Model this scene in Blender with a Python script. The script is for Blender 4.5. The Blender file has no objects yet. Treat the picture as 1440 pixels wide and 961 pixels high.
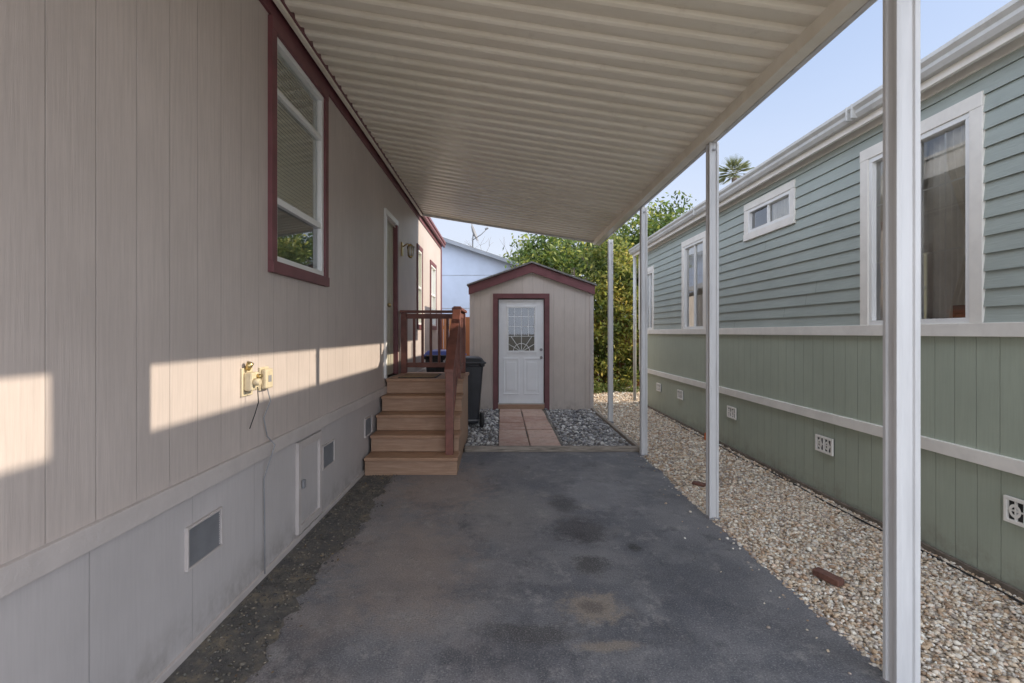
import bpy, math, random
import numpy as np
from mathutils import Vector, Matrix
random.seed(7); rng=np.random.default_rng(7)
scene=bpy.context.scene
scene.view_settings.view_transform='Standard'; scene.view_settings.look='None'; scene.view_settings.exposure=0

# ------------------------------------------------------------------ helpers
def root(name):
    e=bpy.data.objects.new(name,None); scene.collection.objects.link(e); e.empty_display_size=0.2; return e
def mobj(name,verts,faces,mat,parent=None,smooth=False,bevel=0):
    me=bpy.data.meshes.new(name); me.from_pydata([tuple(v) for v in verts],[],faces); me.update()
    o=bpy.data.objects.new(name,me); scene.collection.objects.link(o)
    if mat: me.materials.append(mat)
    if parent: o.parent=parent
    if smooth:
        for p in me.polygons: p.use_smooth=True
    if bevel:
        b=o.modifiers.new('bevel','BEVEL'); b.width=bevel; b.segments=2; b.limit_method='ANGLE'
    return o
def box(name,x0,x1,y0,y1,z0,z1,mat,parent=None,bevel=0):
    if x0>x1:x0,x1=x1,x0
    if y0>y1:y0,y1=y1,y0
    if z0>z1:z0,z1=z1,z0
    v=[(x0,y0,z0),(x1,y0,z0),(x1,y1,z0),(x0,y1,z0),(x0,y0,z1),(x1,y0,z1),(x1,y1,z1),(x0,y1,z1)]
    f=[(0,3,2,1),(4,5,6,7),(0,1,5,4),(1,2,6,5),(2,3,7,6),(3,0,4,7)]
    return mobj(name,v,f,mat,parent,bevel=bevel)
def hexa(name,bot,top,mat,parent=None,bevel=0):
    v=list(bot)+list(top); f=[(0,3,2,1),(4,5,6,7),(0,1,5,4),(1,2,6,5),(2,3,7,6),(3,0,4,7)]
    return mobj(name,v,f,mat,parent,bevel=bevel)
def tube(name,path,radii,mat,parent=None,seg=10):
    P=[Vector(p) for p in path]; V=[];F=[]
    if not isinstance(radii,(list,tuple)): radii=[radii]*len(P)
    for i,p in enumerate(P):
        d=(P[min(i+1,len(P)-1)]-P[max(i-1,0)]).normalized()
        a=d.orthogonal().normalized() if i==0 else (a-d*a.dot(d)).normalized()
        b=d.cross(a)
        for k in range(seg):
            t=2*math.pi*k/seg; V.append(p+(a*math.cos(t)+b*math.sin(t))*radii[i])
    for i in range(len(P)-1):
        for k in range(seg):
            F.append((i*seg+k,i*seg+(k+1)%seg,(i+1)*seg+(k+1)%seg,(i+1)*seg+k))
    F.append(tuple(range(seg))[::-1]); F.append(tuple((len(P)-1)*seg+k for k in range(seg)))
    o=mobj(name,V,F,mat,parent)
    for p in o.data.polygons: p.use_smooth=len(p.vertices)==4
    return o
def fast(name,V,F,mat,parent=None,cols=None,smooth=False):
    V=np.asarray(V,dtype=np.float32).reshape(-1,3); F=np.asarray(F,dtype=np.int32); n,k=F.shape
    me=bpy.data.meshes.new(name); me.vertices.add(len(V)); me.vertices.foreach_set('co',V.ravel())
    me.loops.add(n*k); me.loops.foreach_set('vertex_index',F.ravel())
    me.polygons.add(n); me.polygons.foreach_set('loop_start',np.arange(0,n*k,k,dtype=np.int32))
    if smooth: me.polygons.foreach_set('use_smooth',np.ones(n,dtype=bool))
    if cols is not None:
        a=me.color_attributes.new('col','FLOAT_COLOR','POINT')
        c=np.ones((len(V),4),dtype=np.float32); c[:,:3]=cols; a.data.foreach_set('color',c.ravel())
    me.update(calc_edges=True); me.validate()
    me.materials.append(mat)
    o=bpy.data.objects.new(name,me); scene.collection.objects.link(o)
    if parent: o.parent=parent
    return o

# ------------------------------------------------------------------ material dsl
class M:
    def __init__(s,name):
        s.m=bpy.data.materials.new(name); s.m.use_nodes=True; s.t=s.m.node_tree
        s.b=s.t.nodes['Principled BSDF']; s.out=s.t.nodes['Material Output']
        s.tc=s.t.nodes.new('ShaderNodeTexCoord').outputs['Object']
        s.sx=None
    def link(s,a,b): s.t.links.new(a,b)
    def set(s,inp,v):
        if isinstance(v,bpy.types.NodeSocket): s.link(v,inp)
        elif isinstance(v,(tuple,list)) and len(v)==3 and inp.type=='RGBA': inp.default_value=(*v,1)
        else: inp.default_value=v
    def math(s,op,a,b=0.0,c=None,clamp=False):
        n=s.t.nodes.new('ShaderNodeMath'); n.operation=op; n.use_clamp=clamp
        s.set(n.inputs[0],a); s.set(n.inputs[1],b)
        if c is not None: s.set(n.inputs[2],c)
        return n.outputs[0]
    def sep(s):
        if s.sx is None:
            n=s.t.nodes.new('ShaderNodeSeparateXYZ'); s.link(s.tc,n.inputs[0]); s.sx=n
        return s.sx.outputs
    def mapv(s,scale=(1,1,1),loc=(0,0,0)):
        n=s.t.nodes.new('ShaderNodeMapping'); s.link(s.tc,n.inputs[0]); n.inputs['Scale'].default_value=scale; n.inputs['Location'].default_value=loc
        return n.outputs[0]
    def noise(s,scale,detail=3,rough=.55,vec=None,dist=0):
        n=s.t.nodes.new('ShaderNodeTexNoise'); s.link(vec or s.tc,n.inputs['Vector'])
        n.inputs['Scale'].default_value=scale; n.inputs['Detail'].default_value=min(detail,4); n.inputs['Roughness'].default_value=rough; n.inputs['Distortion'].default_value=dist
        return n.outputs['Fac']
    def voro(s,scale,feature='F1',out='Distance',vec=None):
        n=s.t.nodes.new('ShaderNodeTexVoronoi'); n.feature=feature; s.link(vec or s.tc,n.inputs['Vector']); n.inputs['Scale'].default_value=scale
        return n.outputs[out]
    def rng(s,v,a,b,c=0.0,d=1.0,smooth=True):
        n=s.t.nodes.new('ShaderNodeMapRange'); n.interpolation_type='SMOOTHSTEP' if smooth else 'LINEAR'
        s.set(n.inputs[0],v); n.inputs[1].default_value=a; n.inputs[2].default_value=b; n.inputs[3].default_value=c; n.inputs[4].default_value=d
        return n.outputs[0]
    def mix(s,f,a,b,mode='MIX'):
        n=s.t.nodes.new('ShaderNodeMix'); n.data_type='RGBA'; n.blend_type=mode
        s.set(n.inputs[0],f); s.set(n.inputs[6],a); s.set(n.inputs[7],b); return n.outputs[2]
    def bump(s,h,dist=.01,strength=1.0):
        n=s.t.nodes.new('ShaderNodeBump'); s.set(n.inputs['Height'],h); n.inputs['Distance'].default_value=dist; n.inputs['Strength'].default_value=strength
        s.link(n.outputs[0],s.b.inputs['Normal'])
    def col(s,c): s.set(s.b.inputs['Base Color'],c)
    def ramp(s,f,stops):
        n=s.t.nodes.new('ShaderNodeValToRGB'); s.set(n.inputs[0],f); e=n.color_ramp.elements
        while len(e)<len(stops): e.new(.5)
        for i,(p,c) in enumerate(stops): e[i].position=p; e[i].color=(*c,1)
        return n.outputs[0]
def sc(c,k): return tuple(min(1,x*k) for x in c)

def paint(name,c,rough=.55,var=.12,scale=2.5,bump=.0015,bscale=60,metal=0,dirt=0):
    m=M(name); n=m.noise(scale,3,.6); f=m.rng(n,.3,.7)
    cc=m.mix(f,sc(c,1-var),sc(c,1+var*.6))
    if dirt:
        d=m.rng(m.noise(scale*3,4,.7),.5,.75,0,dirt); cc=m.mix(d,cc,(.12,.1,.08))
    m.col(cc); m.b.inputs['Roughness'].default_value=rough; m.b.inputs['Metallic'].default_value=metal
    if bump>=.002: m.bump(m.noise(bscale,2),bump)
    return m.m
def grooved(name,c,axis=1,pitch=.2,gw=.04,rough=.6,grain=.5,zdirt=None,gdark=.5):
    m=M(name); o=m.sep(); f=m.math('FRACT',m.math('DIVIDE',o[axis],pitch))
    d=m.math('MULTIPLY',m.math('ABSOLUTE',m.math('SUBTRACT',f,.5)),2.0)
    g=m.rng(d,1-gw,1-gw*.4)
    big=m.rng(m.noise(.9,4,.65),.3,.7)
    gr=m.noise(1,4,.7,vec=m.mapv((70,70,3.5) ))
    cc=m.mix(big,sc(c,.91),sc(c,1.06))
    cc=m.mix(m.rng(gr,.35,.7,0,.45*grain),cc,sc(c,.74))
    cc=m.mix(m.math('MULTIPLY',g,gdark),cc,sc(c,.45))
    if zdirt:
        dz=m.rng(o[2],0.0,zdirt,1,0); dd=m.math('MULTIPLY',dz,m.rng(m.noise(7,4,.7),.35,.75,0,.6))
        cc=m.mix(dd,cc,(.2,.17,.14))
    m.col(cc); m.b.inputs['Roughness'].default_value=rough
    h=m.math('ADD',m.math('MULTIPLY',g,-1.0),m.math('MULTIPLY',gr,.35*grain)); m.bump(h,.005,.8)
    return m.m

WALL=(.565,.49,.445)
m_wall=grooved('taupe_siding',WALL,1,.205,.028,.5,.9,gdark=.3)
m_skirt=grooved('taupe_skirting',(.53,.49,.475),1,.61,.010,.55,.5,zdirt=.28,gdark=.35)
m_wtrim=paint('taupe_trim',(.54,.485,.455),.55,.08,4,.003,40)
m_maroon=paint('maroon_trim',(.17,.06,.066),.5,.15,5,.0015)
m_maroonrail=paint('maroon_rail',(.20,.075,.055),.5,.25,6,.002,dirt=.15)
m_white=paint('white_vinyl',(.80,.80,.78),.35,.04,3,.0004)
_o=M('green_lap_siding')
_c=(.375,.42,.385)
_big=_o.rng(_o.noise(1.3,4,.6),.3,.7); _gr=_o.noise(1,4,.65,vec=_o.mapv((60,5,90)))
_cc=_o.mix(_big,sc(_c,.92),sc(_c,1.06)); _cc=_o.mix(_o.rng(_gr,.4,.7,0,.35),_cc,sc(_c,.76)); _o.col(_cc); _o.b.inputs['Roughness'].default_value=.5
_o.bump(_gr,.003,.8); m_gsid=_o.m
m_gpan=grooved('green_panel',(.385,.43,.345),1,.152,.05,.55,.7,zdirt=.3)
m_gtrim=paint('cream_trim',(.82,.79,.73),.5,.07,4,.001,dirt=.06)
m_gutter=paint('gutter_metal',(.52,.52,.50),.4,.12,3,.0008,dirt=.2)
m_roofing=paint('roof_shingle',(.20,.19,.18),.85,.3,20,.004)
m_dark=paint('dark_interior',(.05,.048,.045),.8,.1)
m_room=paint('room_wall',(.55,.50,.43),.8,.1)
m_black=paint('black_rubber',(.02,.02,.02),.6,.1)
m_metalv=paint('vent_metal',(.27,.27,.28),.45,.1,8)
m_post=M('post_metal'); _n=m_post.noise(1,4,.6,vec=m_post.mapv((12,12,1.2)))
m_post.col(m_post.mix(m_post.rng(_n,.35,.75),(.66,.66,.66),(.53,.53,.53))); m_post.b.inputs['Roughness'].default_value=.3
m_post=m_post.m
m_ceil=M('awning_metal'); _n=m_ceil.rng(m_ceil.noise(1,4,.6,vec=m_ceil.mapv((.8,5,1))),.3,.7)
_c2=m_ceil.mix(_n,(.78,.715,.585),(.86,.80,.68)); _c2=m_ceil.mix(m_ceil.rng(m_ceil.noise(9,4,.75),.55,.8,0,.3),_c2,(.44,.36,.26)); m_ceil.col(_c2)
m_ceil.b.inputs['Roughness'].default_value=.3; m_ceil.bump(m_ceil.noise(6,2),.005,.5); m_ceil=m_ceil.m

def glass(name,tint=(.75,.8,.78),refl=1.0):
    m=M(name); t=m.t; t.nodes.remove(m.b)
    tr=t.nodes.new('ShaderNodeBsdfTransparent'); tr.inputs[0].default_value=(*tint,1)
    gl=t.nodes.new('ShaderNodeBsdfGlossy'); gl.inputs['Roughness'].default_value=.02; gl.inputs[0].default_value=(.95,.97,1,1)
    fr=t.nodes.new('ShaderNodeFresnel'); fr.inputs[0].default_value=1.5
    f=m.math('MULTIPLY',fr.outputs[0],refl,clamp=True)
    mx=t.nodes.new('ShaderNodeMixShader'); m.link(f,mx.inputs[0]); m.link(tr.outputs[0],mx.inputs[1]); m.link(gl.outputs[0],mx.inputs[2]); m.link(mx.outputs[0],m.out.inputs[0])
    return m.m
m_glass=glass('window_glass',(.96,.98,.97),2.2)

def vcol(name,rough=.8,trans=0,spec=.5):
    m=M(name); a=m.t.nodes.new('ShaderNodeAttribute'); a.attribute_name='col'
    m.set(m.b.inputs['Base Color'],a.outputs['Color']); m.b.inputs['Roughness'].default_value=rough; m.b.inputs['Specular IOR Level'].default_value=spec
    if trans:
        tl=m.t.nodes.new('ShaderNodeBsdfTranslucent'); m.link(a.outputs['Color'],tl.inputs[0])
        mx=m.t.nodes.new('ShaderNodeMixShader'); mx.inputs[0].default_value=trans
        m.link(m.b.outputs[0],mx.inputs[1]); m.link(tl.outputs[0],mx.inputs[2]); m.link(mx.outputs[0],m.out.inputs[0])
    return m.m
m_leaf=vcol('leaf',.5,.4,spec=.35)
m_stone=vcol('stone',.75,0,spec=.3)

# ------------------------------------------------------------------ camera / light / world
cam=bpy.data.cameras.new('camera'); co=bpy.data.objects.new('camera',cam); scene.collection.objects.link(co)
co.location=(0,0,1.5); co.rotation_euler=(math.radians(90),0,0); cam.lens=18; cam.sensor_width=36
cam.shift_x=15/1440; cam.shift_y=-12.5/1440; cam.clip_start=.05; cam.clip_end=2000; scene.camera=co
EL=math.atan(.522)
sun=bpy.data.lights.new('sun','SUN'); so=bpy.data.objects.new('sun',sun); scene.collection.objects.link(so)
sun.energy=5; sun.angle=math.radians(.5); sun.color=(1,.88,.72)
so.rotation_euler=Vector((-1,-.025,-.522)).to_track_quat('-Z','Y').to_euler(); so.location=(10,0,8)
w=bpy.data.worlds.new('World'); scene.world=w; w.use_nodes=True; wt=w.node_tree
sk=wt.nodes.new('ShaderNodeTexSky'); sk.sky_type='NISHITA'; sk.sun_disc=False; sk.sun_elevation=EL; sk.sun_rotation=math.radians(88.5)
sk.air_density=1.0; sk.dust_density=2.0; sk.ozone_density=1.0
bg=wt.nodes['Background']; bg.inputs[1].default_value=.15
tcw=wt.nodes.new('ShaderNodeTexCoord'); sx=wt.nodes.new('ShaderNodeSeparateXYZ'); wt.links.new(tcw.outputs['Generated'],sx.inputs[0])
def wmath(op,a,b,clamp=False):
    n=wt.nodes.new('ShaderNodeMath'); n.operation=op; n.use_clamp=clamp
    for i,v in enumerate((a,b)):
        if isinstance(v,bpy.types.NodeSocket): wt.links.new(v,n.inputs[i])
        else: n.inputs[i].default_value=v
    return n.outputs[0]
def wrng(v,a,b,c,d):
    n=wt.nodes.new('ShaderNodeMapRange'); n.interpolation_type='SMOOTHSTEP'; wt.links.new(v,n.inputs[0])
    for i,q in enumerate((a,b,c,d)): n.inputs[i+1].default_value=q
    return n.outputs[0]
def wmix(f,a,b):
    n=wt.nodes.new('ShaderNodeMix'); n.data_type='RGBA'
    for i,v in ((0,f),(6,a),(7,b)):
        if isinstance(v,bpy.types.NodeSocket): wt.links.new(v,n.inputs[i])
        elif i==0: n.inputs[0].default_value=v
        else: n.inputs[i].default_value=(*v,1)
    return n.outputs[2]
nzw=wt.nodes.new('ShaderNodeTexNoise'); nzw.inputs['Scale'].default_value=2.2; nzw.inputs['Detail'].default_value=4; mpw=wt.nodes.new('ShaderNodeMapping'); mpw.inputs['Scale'].default_value=(1,1,3); wt.links.new(tcw.outputs['Generated'],mpw.inputs[0]); wt.links.new(mpw.outputs[0],nzw.inputs['Vector'])
# thin bright haze over the whole sky, thicker low down; an unseen bright fill added towards -Y and overhead; both lift the shade
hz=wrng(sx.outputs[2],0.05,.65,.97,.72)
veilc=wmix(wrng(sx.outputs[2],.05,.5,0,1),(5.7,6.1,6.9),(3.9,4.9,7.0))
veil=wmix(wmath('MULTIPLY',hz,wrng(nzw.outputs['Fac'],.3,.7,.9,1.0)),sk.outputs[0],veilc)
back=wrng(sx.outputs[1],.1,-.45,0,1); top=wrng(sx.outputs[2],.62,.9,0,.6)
skyfill=wmath('MULTIPLY',wmath('MAXIMUM',back,top),wrng(nzw.outputs['Fac'],.35,.6,.6,1.0))
fin=wmix(skyfill,veil,(17,18.3,21))
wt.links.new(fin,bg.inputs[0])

# ------------------------------------------------------------------ ground
m=M('ground_soil'); n1=m.rng(m.noise(.6,4,.6),.3,.7); n2=m.noise(25,4,.7)
c=m.mix(n1,(.24,.20,.14),(.31,.27,.20)); c=m.mix(m.rng(n2,.4,.7,0,.6),c,(.15,.13,.09)); m.col(c); m.b.inputs['Roughness'].default_value=.95; m.bump(n2,.02); m_soil=m.m
mobj('ground',[(-400,-400,-.014),(400,-400,-.014),(400,400,-.014),(-400,400,-.014)],[(0,1,2,3)],m_soil)
m_bounce=paint('bounce_concrete',(.50,.48,.45),.85,.12,1.5,.004,80)
mobj('bounce_ground',[(-60,-14,-.004),(60,-14,-.004),(60,-2.2,-.004),(-60,-2.2,-.004)],[(0,1,2,3)],m_bounce)  # unseen pale ground added behind the camera to bounce light under the carport
# asphalt driveway
m=M('asphalt'); o=m.sep()
n1=m.rng(m.noise(.8,4,.66,dist=.6),.34,.66); n2=m.rng(m.noise(2.6,4,.74,vec=m.mapv((1,1,1),(3,1,0))),.42,.62)
c=m.mix(n1,(.095,.10,.118),(.20,.198,.21)); c=m.mix(m.math('MULTIPLY',n2,.5),c,(.265,.26,.262))
dl=m.math('MULTIPLY',m.rng(o[0],.55,-.9),m.rng(m.noise(1.5,4,.72,vec=m.mapv((1,.8,1),(9,4,0))),.36,.68)); c=m.mix(m.math('MULTIPLY',dl,.55),c,(.36,.285,.24))
ws=m.rng(m.noise(4.5,4,.85,vec=m.mapv((1.3,1,1),(1,7,2))),.53,.66); c=m.mix(m.math('MULTIPLY',ws,.55),c,(.36,.34,.325))
dk=m.rng(m.noise(2.3,4,.8,vec=m.mapv((1,.7,1),(4,2,6))),.54,.67); c=m.mix(m.math('MULTIPLY',dk,.65),c,(.07,.073,.086))
jn=m.math('MULTIPLY',m.math('SUBTRACT',m.noise(9,4,.85),.5),2.6)
def stain(c,x,y,rx,ry,colr,amt):
    n=m.t.nodes.new('ShaderNodeMapping'); m.link(m.tc,n.inputs[0]); n.inputs['Scale'].default_value=(1/rx,1/ry,0); n.inputs['Location'].default_value=(-x/rx,-y/ry,0)
    l=m.t.nodes.new('ShaderNodeVectorMath'); l.operation='LENGTH'; m.link(n.outputs[0],l.inputs[0])
    d=m.math('ADD',l.outputs['Value'],jn); f=m.rng(d,1.25,.45,0,amt); return m.mix(f,c,colr)
for a in [(.50,2.80,.17,.17,(.33,.27,.21),.85),(.50,2.80,.08,.07,(.12,.10,.09),.7),(.60,3.9,.21,.28,(.045,.04,.045),.85),(.57,3.3,.12,.15,(.055,.05,.05),.8),(.93,3.58,.05,.08,(.025,.025,.025),.9),(.50,2.45,.16,.05,(.33,.27,.21),.7),(.1,4.4,.45,.5,(.31,.29,.275),.5),(.95,4.8,.4,.6,(.29,.285,.30),.55),(.55,4.5,.14,.24,(.05,.048,.05),.75),(-.55,5.0,.45,.8,(.36,.275,.225),.5),(-.6,3.3,.45,.7,(.34,.27,.225),.45),(.15,2.55,.25,.10,(.08,.075,.075),.7),(1.2,3.0,.35,.5,(.09,.095,.115),.5)]: c=stain(c,*a)
wv=m.t.nodes.new('ShaderNodeVectorMath'); wv.operation='ADD'; m.link(m.tc,wv.inputs[0])
nz=m.t.nodes.new('ShaderNodeTexNoise'); nz.inputs['Scale'].default_value=5; nz.inputs['Detail'].default_value=4; m.link(m.tc,nz.inputs['Vector'])
sv=m.t.nodes.new('ShaderNodeVectorMath'); sv.operation='SCALE'; m.link(nz.outputs['Color'],sv.inputs[0]); sv.inputs['Scale'].default_value=.4; m.link(sv.outputs[0],wv.inputs[1])
ce=m.voro(1.3,'DISTANCE_TO_EDGE','Distance',vec=wv.outputs[0])
ck=m.math('MULTIPLY',m.rng(ce,.007,.001),m.rng(m.noise(1.4,3,vec=m.mapv((1,1,1),(5,5,5))),.54,.64)); c=m.mix(m.math('MULTIPLY',ck,.55),c,(.05,.045,.04))
sp=m.noise(110,3,.9); c=m.mix(m.rng(sp,.53,.68,0,.8),c,(.46,.44,.43)); c=m.mix(m.rng(sp,.47,.32,0,.8),c,(.035,.035,.04))
m.col(c); m.set(m.b.inputs['Roughness'],m.rng(n1,0,1,.48,.8))
h=m.math('ADD',m.math('MULTIPLY',sp,.9),m.math('MULTIPLY',n2,.25)); m.bump(h,.007,1.0); m_asph=m.m
def edge(xb,ys,amp,seed):
    r=np.random.default_rng(seed); out=[];v=0
    for y in ys: v=v*.78+r.normal()*amp; out.append(xb+v)
    return out
ys=np.arange(-2.2,6.451,.035); le=edge(-1.12,ys,.018,3); re=edge(1.71,ys,.006,4)
V=[];F=[]
for i,y in enumerate(ys): V+= [(le[i],y,0.0),(re[i],y,0.0),(le[i]-.035,y,-.02),(re[i]+.02,y,-.02)]
for i in range(len(ys)-1):
    a=i*4;b=a+4; F+=[(a,a+1,b+1,b),(a+2,a,b,b+2),(a+1,a+3,b+3,b+1)]
mobj('driveway',V,F,m_asph)
m=M('dirt_strip'); n=m.noise(5,4,.85); n2=m.rng(m.noise(1.7,4),.4,.6)
c=m.ramp(n,[(.32,(.075,.07,.065)),(.5,(.165,.15,.13)),(.62,(.27,.225,.16)),(.75,(.35,.295,.22))]); c=m.mix(m.math('MULTIPLY',n2,.6),c,(.12,.118,.12)); m.col(c); m.b.inputs['Roughness'].default_value=.95; m.bump(m.noise(60,4,.8),.015); m_dirt=m.m
mobj('dirt_strip',[(-1.5,-2.2,-.007),(-1.0,-2.2,-.007),(-1.0,12,-.007),(-1.5,12,-.007)],[(0,1,2,3)],m_dirt)

def gravelmat(name,stops,scale):
    m=M(name); v=m.voro(scale,'F1','Color'); s=m.t.nodes.new('ShaderNodeSeparateColor'); m.link(v,s.inputs[0])
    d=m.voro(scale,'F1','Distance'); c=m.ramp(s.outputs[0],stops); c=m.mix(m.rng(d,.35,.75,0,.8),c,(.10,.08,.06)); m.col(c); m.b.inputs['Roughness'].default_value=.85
    return m.m
TAN=[(.0,(.32,.25,.17)),(.3,(.55,.45,.34)),(.6,(.66,.58,.47)),(.85,(.78,.73,.66)),(1,(.40,.28,.19))]
GRY=[(.0,(.12,.12,.12)),(.4,(.27,.27,.27)),(.7,(.40,.39,.38)),(1,(.58,.57,.55))]
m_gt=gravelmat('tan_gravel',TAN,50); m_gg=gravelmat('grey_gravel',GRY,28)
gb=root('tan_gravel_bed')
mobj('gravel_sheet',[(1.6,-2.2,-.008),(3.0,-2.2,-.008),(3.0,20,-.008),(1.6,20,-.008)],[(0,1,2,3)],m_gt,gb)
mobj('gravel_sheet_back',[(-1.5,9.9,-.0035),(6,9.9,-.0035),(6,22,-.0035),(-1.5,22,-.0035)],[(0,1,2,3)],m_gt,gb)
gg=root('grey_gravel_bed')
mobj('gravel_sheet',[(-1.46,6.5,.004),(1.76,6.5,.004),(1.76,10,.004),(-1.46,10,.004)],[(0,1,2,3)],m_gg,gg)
ph=(1+5**.5)/2
ICO=np.array([(-1,ph,0),(1,ph,0),(-1,-ph,0),(1,-ph,0),(0,-1,ph),(0,1,ph),(0,-1,-ph),(0,1,-ph),(ph,0,-1),(ph,0,1),(-ph,0,-1),(-ph,0,1)])/math.sqrt(1+ph*ph)
ICF=np.array([(0,11,5),(0,5,1),(0,1,7),(0,7,10),(0,10,11),(1,5,9),(5,11,4),(11,10,2),(10,7,6),(7,1,8),(3,9,4),(3,4,2),(3,2,6),(3,6,8),(3,8,9),(4,9,5),(2,4,11),(6,2,10),(8,6,7),(9,8,1)])
def stones(name,n,xr,yr,rr,pal,z0,parent,ypow=1.0,mask=None):
    x=rng.uniform(*xr,n); y=yr[0]+(yr[1]-yr[0])*rng.random(n)**ypow
    if mask is not None:
        k=mask(x,y); x=x[k]; y=y[k]; n=len(x)
    r=rng.uniform(*rr,n)*(1+.5*(rng.random(n)<.12))
    s=np.stack([r*rng.uniform(.8,1.4,n),r*rng.uniform(.7,1.1,n),r*rng.uniform(.45,.8,n)],1)
    V=ICO[None]*(1+rng.normal(0,.13,(n,12,1)))*s[:,None,:]
    tx=rng.normal(0,.4,n); ct,st=np.cos(tx)[:,None],np.sin(tx)[:,None]
    Y=V[:,:,1]*ct-V[:,:,2]*st; Z=V[:,:,1]*st+V[:,:,2]*ct; X=V[:,:,0]
    a=rng.uniform(0,6.283,n); ca,sa=np.cos(a)[:,None],np.sin(a)[:,None]
    P=np.stack([X*ca-Y*sa+x[:,None],X*sa+Y*ca+y[:,None],Z+(z0+r*rng.uniform(0,.7,n))[:,None]],2)
    F=(ICF[None]+(np.arange(n)*12)[:,None,None]).reshape(-1,3)
    pal=np.array(pal); pc=pal[rng.integers(0,len(pal),n)]*rng.uniform(.75,1.2,(n,1))
    C=np.repeat(np.clip(pc,0,.9),12,axis=0)
    return fast(name,P.reshape(-1,3),F,m_stone,parent,C,smooth=True)
PT=[(.64,.52,.38),(.70,.60,.47),(.78,.71,.60),(.54,.40,.27),(.43,.30,.20),(.66,.51,.39),(.82,.77,.69),(.40,.34,.29),(.66,.58,.48)]
PG=[(.17,.17,.18),(.28,.28,.29),(.37,.37,.38),(.48,.47,.46),(.60,.59,.57),(.23,.215,.20)]
stones('pebbles',19000,(1.68,2.95),(1.6,5.0),(.0065,.0125),PT,-.004,gb)
stones('pebbles_mid',8000,(1.74,2.95),(5.0,10),(.010,.016),PT,-.004,gb)
stones('pebbles_far',2500,(1.8,3.6),(10,13.5),(.014,.024),PT,-.002,gb)
stones('pebbles_stray',380,(1.25,1.72),(1.6,6.4),(.004,.009),PT,.002,gb,mask=lambda x,y:rng.random(len(x))<((x-1.25)/.47)**2.5)
stones('pebbles',5500,(-1.2,1.70),(6.5,9.9),(.013,.026),PG,.006,gg,mask=lambda x,y:((x<-.05)|(x>.84))&~((x<-.46)&(y<7.45)))
ds=root('dirt_debris')
stones('crumbs',2600,(-1.44,-1.06),(1.2,6.6),(.003,.008),[(.18,.16,.13),(.12,.11,.10),(.26,.22,.17),(.09,.085,.08),(.15,.14,.12)],-.004,ds)

# ------------------------------------------------------------------ leaves
def leaves(name,C,size,pal,parent,mat=m_leaf,flat=0,clump=0):
    n=len(C); u=rng.normal(size=(n,3)); u/=np.linalg.norm(u,axis=1)[:,None]
    if flat: u[:,2]*=flat; u/=np.linalg.norm(u,axis=1)[:,None]
    t=rng.normal(size=(n,3)); v=np.cross(u,t); v/=np.linalg.norm(v,axis=1)[:,None]
    s=(size*rng.uniform(.6,1.3,n))[:,None]
    P=np.stack([C-u*s,C+v*s*.42,C+u*s,C-v*s*.42],1)
    pal=np.array(pal); pc=pal[rng.integers(0,len(pal),n)]*rng.uniform(.7,1.3,(n,1))
    if clump:
        q=C*2.6; f=np.sin(q[:,0]*1.7+1.3*np.sin(q[:,2]*1.1))+np.sin(q[:,2]*2.1+1.7*np.sin(q[:,0]*.9))+np.sin(q[:,1]*1.9+q[:,2])
        pc=pc*(1+clump*f/3)[:,None]; pc[:,0]*=(1+.35*clump*f/3)
    K=np.repeat(pc,4,axis=0)
    return fast(name,P.reshape(-1,3),np.arange(n*4).reshape(-1,4),mat,parent,K)
def crown(ells,nsub,nleaf,sub=.3):
    out=[]
    for (cx,cy,cz,rx,ry,rz) in ells:
        d=rng.normal(size=(nsub,3)); d/=np.linalg.norm(d,axis=1)[:,None]
        c=np.array([cx,cy,cz])+d*np.array([rx,ry,rz])*(rng.random((nsub,1))**.4)*rng.uniform(.85,1.2,(nsub,1))
        for p in c:
            r=sub*rng.uniform(.5,1.5); q=rng.normal(size=(nleaf,3))*r*.5; out.append(p+q*[1,1,.7])
    return np.concatenate(out)
m_bark=paint('bark',(.16,.12,.09),.9,.3,8,.01,30)
GR=[(.13,.19,.035),(.085,.14,.03),(.20,.24,.045),(.25,.28,.06),(.065,.10,.025)]
def tree(name,x,y,h,ells,nsub,nleaf,size,pal,sub=.3,r=.12):
    R=root(name)
    tube('trunk',[(x,y,-.1),(x+.05,y,h*.3),(x-.05,y+.1,h*.55)],[r*1.3,r,r*.7],m_bark,R)
    for i,e in enumerate(ells):
        tube('limb_%d'%i,[(x-.05*(i%2),y+.05,h*(.3+.05*(i%4))),((x+e[0])/2+.1,(y+e[1])/2,(h*.4+e[2])/2+.1),(e[0],e[1],e[2]+e[5]*.4)],[r*.6,r*.4,r*.12],m_bark,R,seg=7)
    leaves('foliage',crown(ells,nsub,nleaf,sub),size,pal,R,clump=.65)
tree('broadleaf_tree',3.9,15.6,5,[(2.2,15.2,3.6,1.3,1,.9),(1.3,15.5,3.7,.9,.9,.8),(3.4,15.4,3.8,1.2,1,1.2),(4.4,15.4,4.3,.9,1,1.0),(5.1,15.8,4.6,.9,.9,.9),(4.6,15.2,2.6,1.2,.9,1.1),(3.2,15.2,2.3,1.2,.9,1.1),(5.9,16.5,4.1,1,1,.9)],52,44,.075,GR,.36)
tree('broadleaf_tree',1.6,21,5.6,[(.9,21,3.9,1.0,1.2,.8),(2.4,21,4.5,1.5,1.3,1.0),(4.4,22,5.1,1.8,1.3,1.2),(7.2,22,5.5,1.6,1.5,1.4)],60,38,.10,[(.10,.15,.045),(.07,.11,.035),(.15,.18,.05)],.45,.15)
H=root('hedge')
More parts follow.
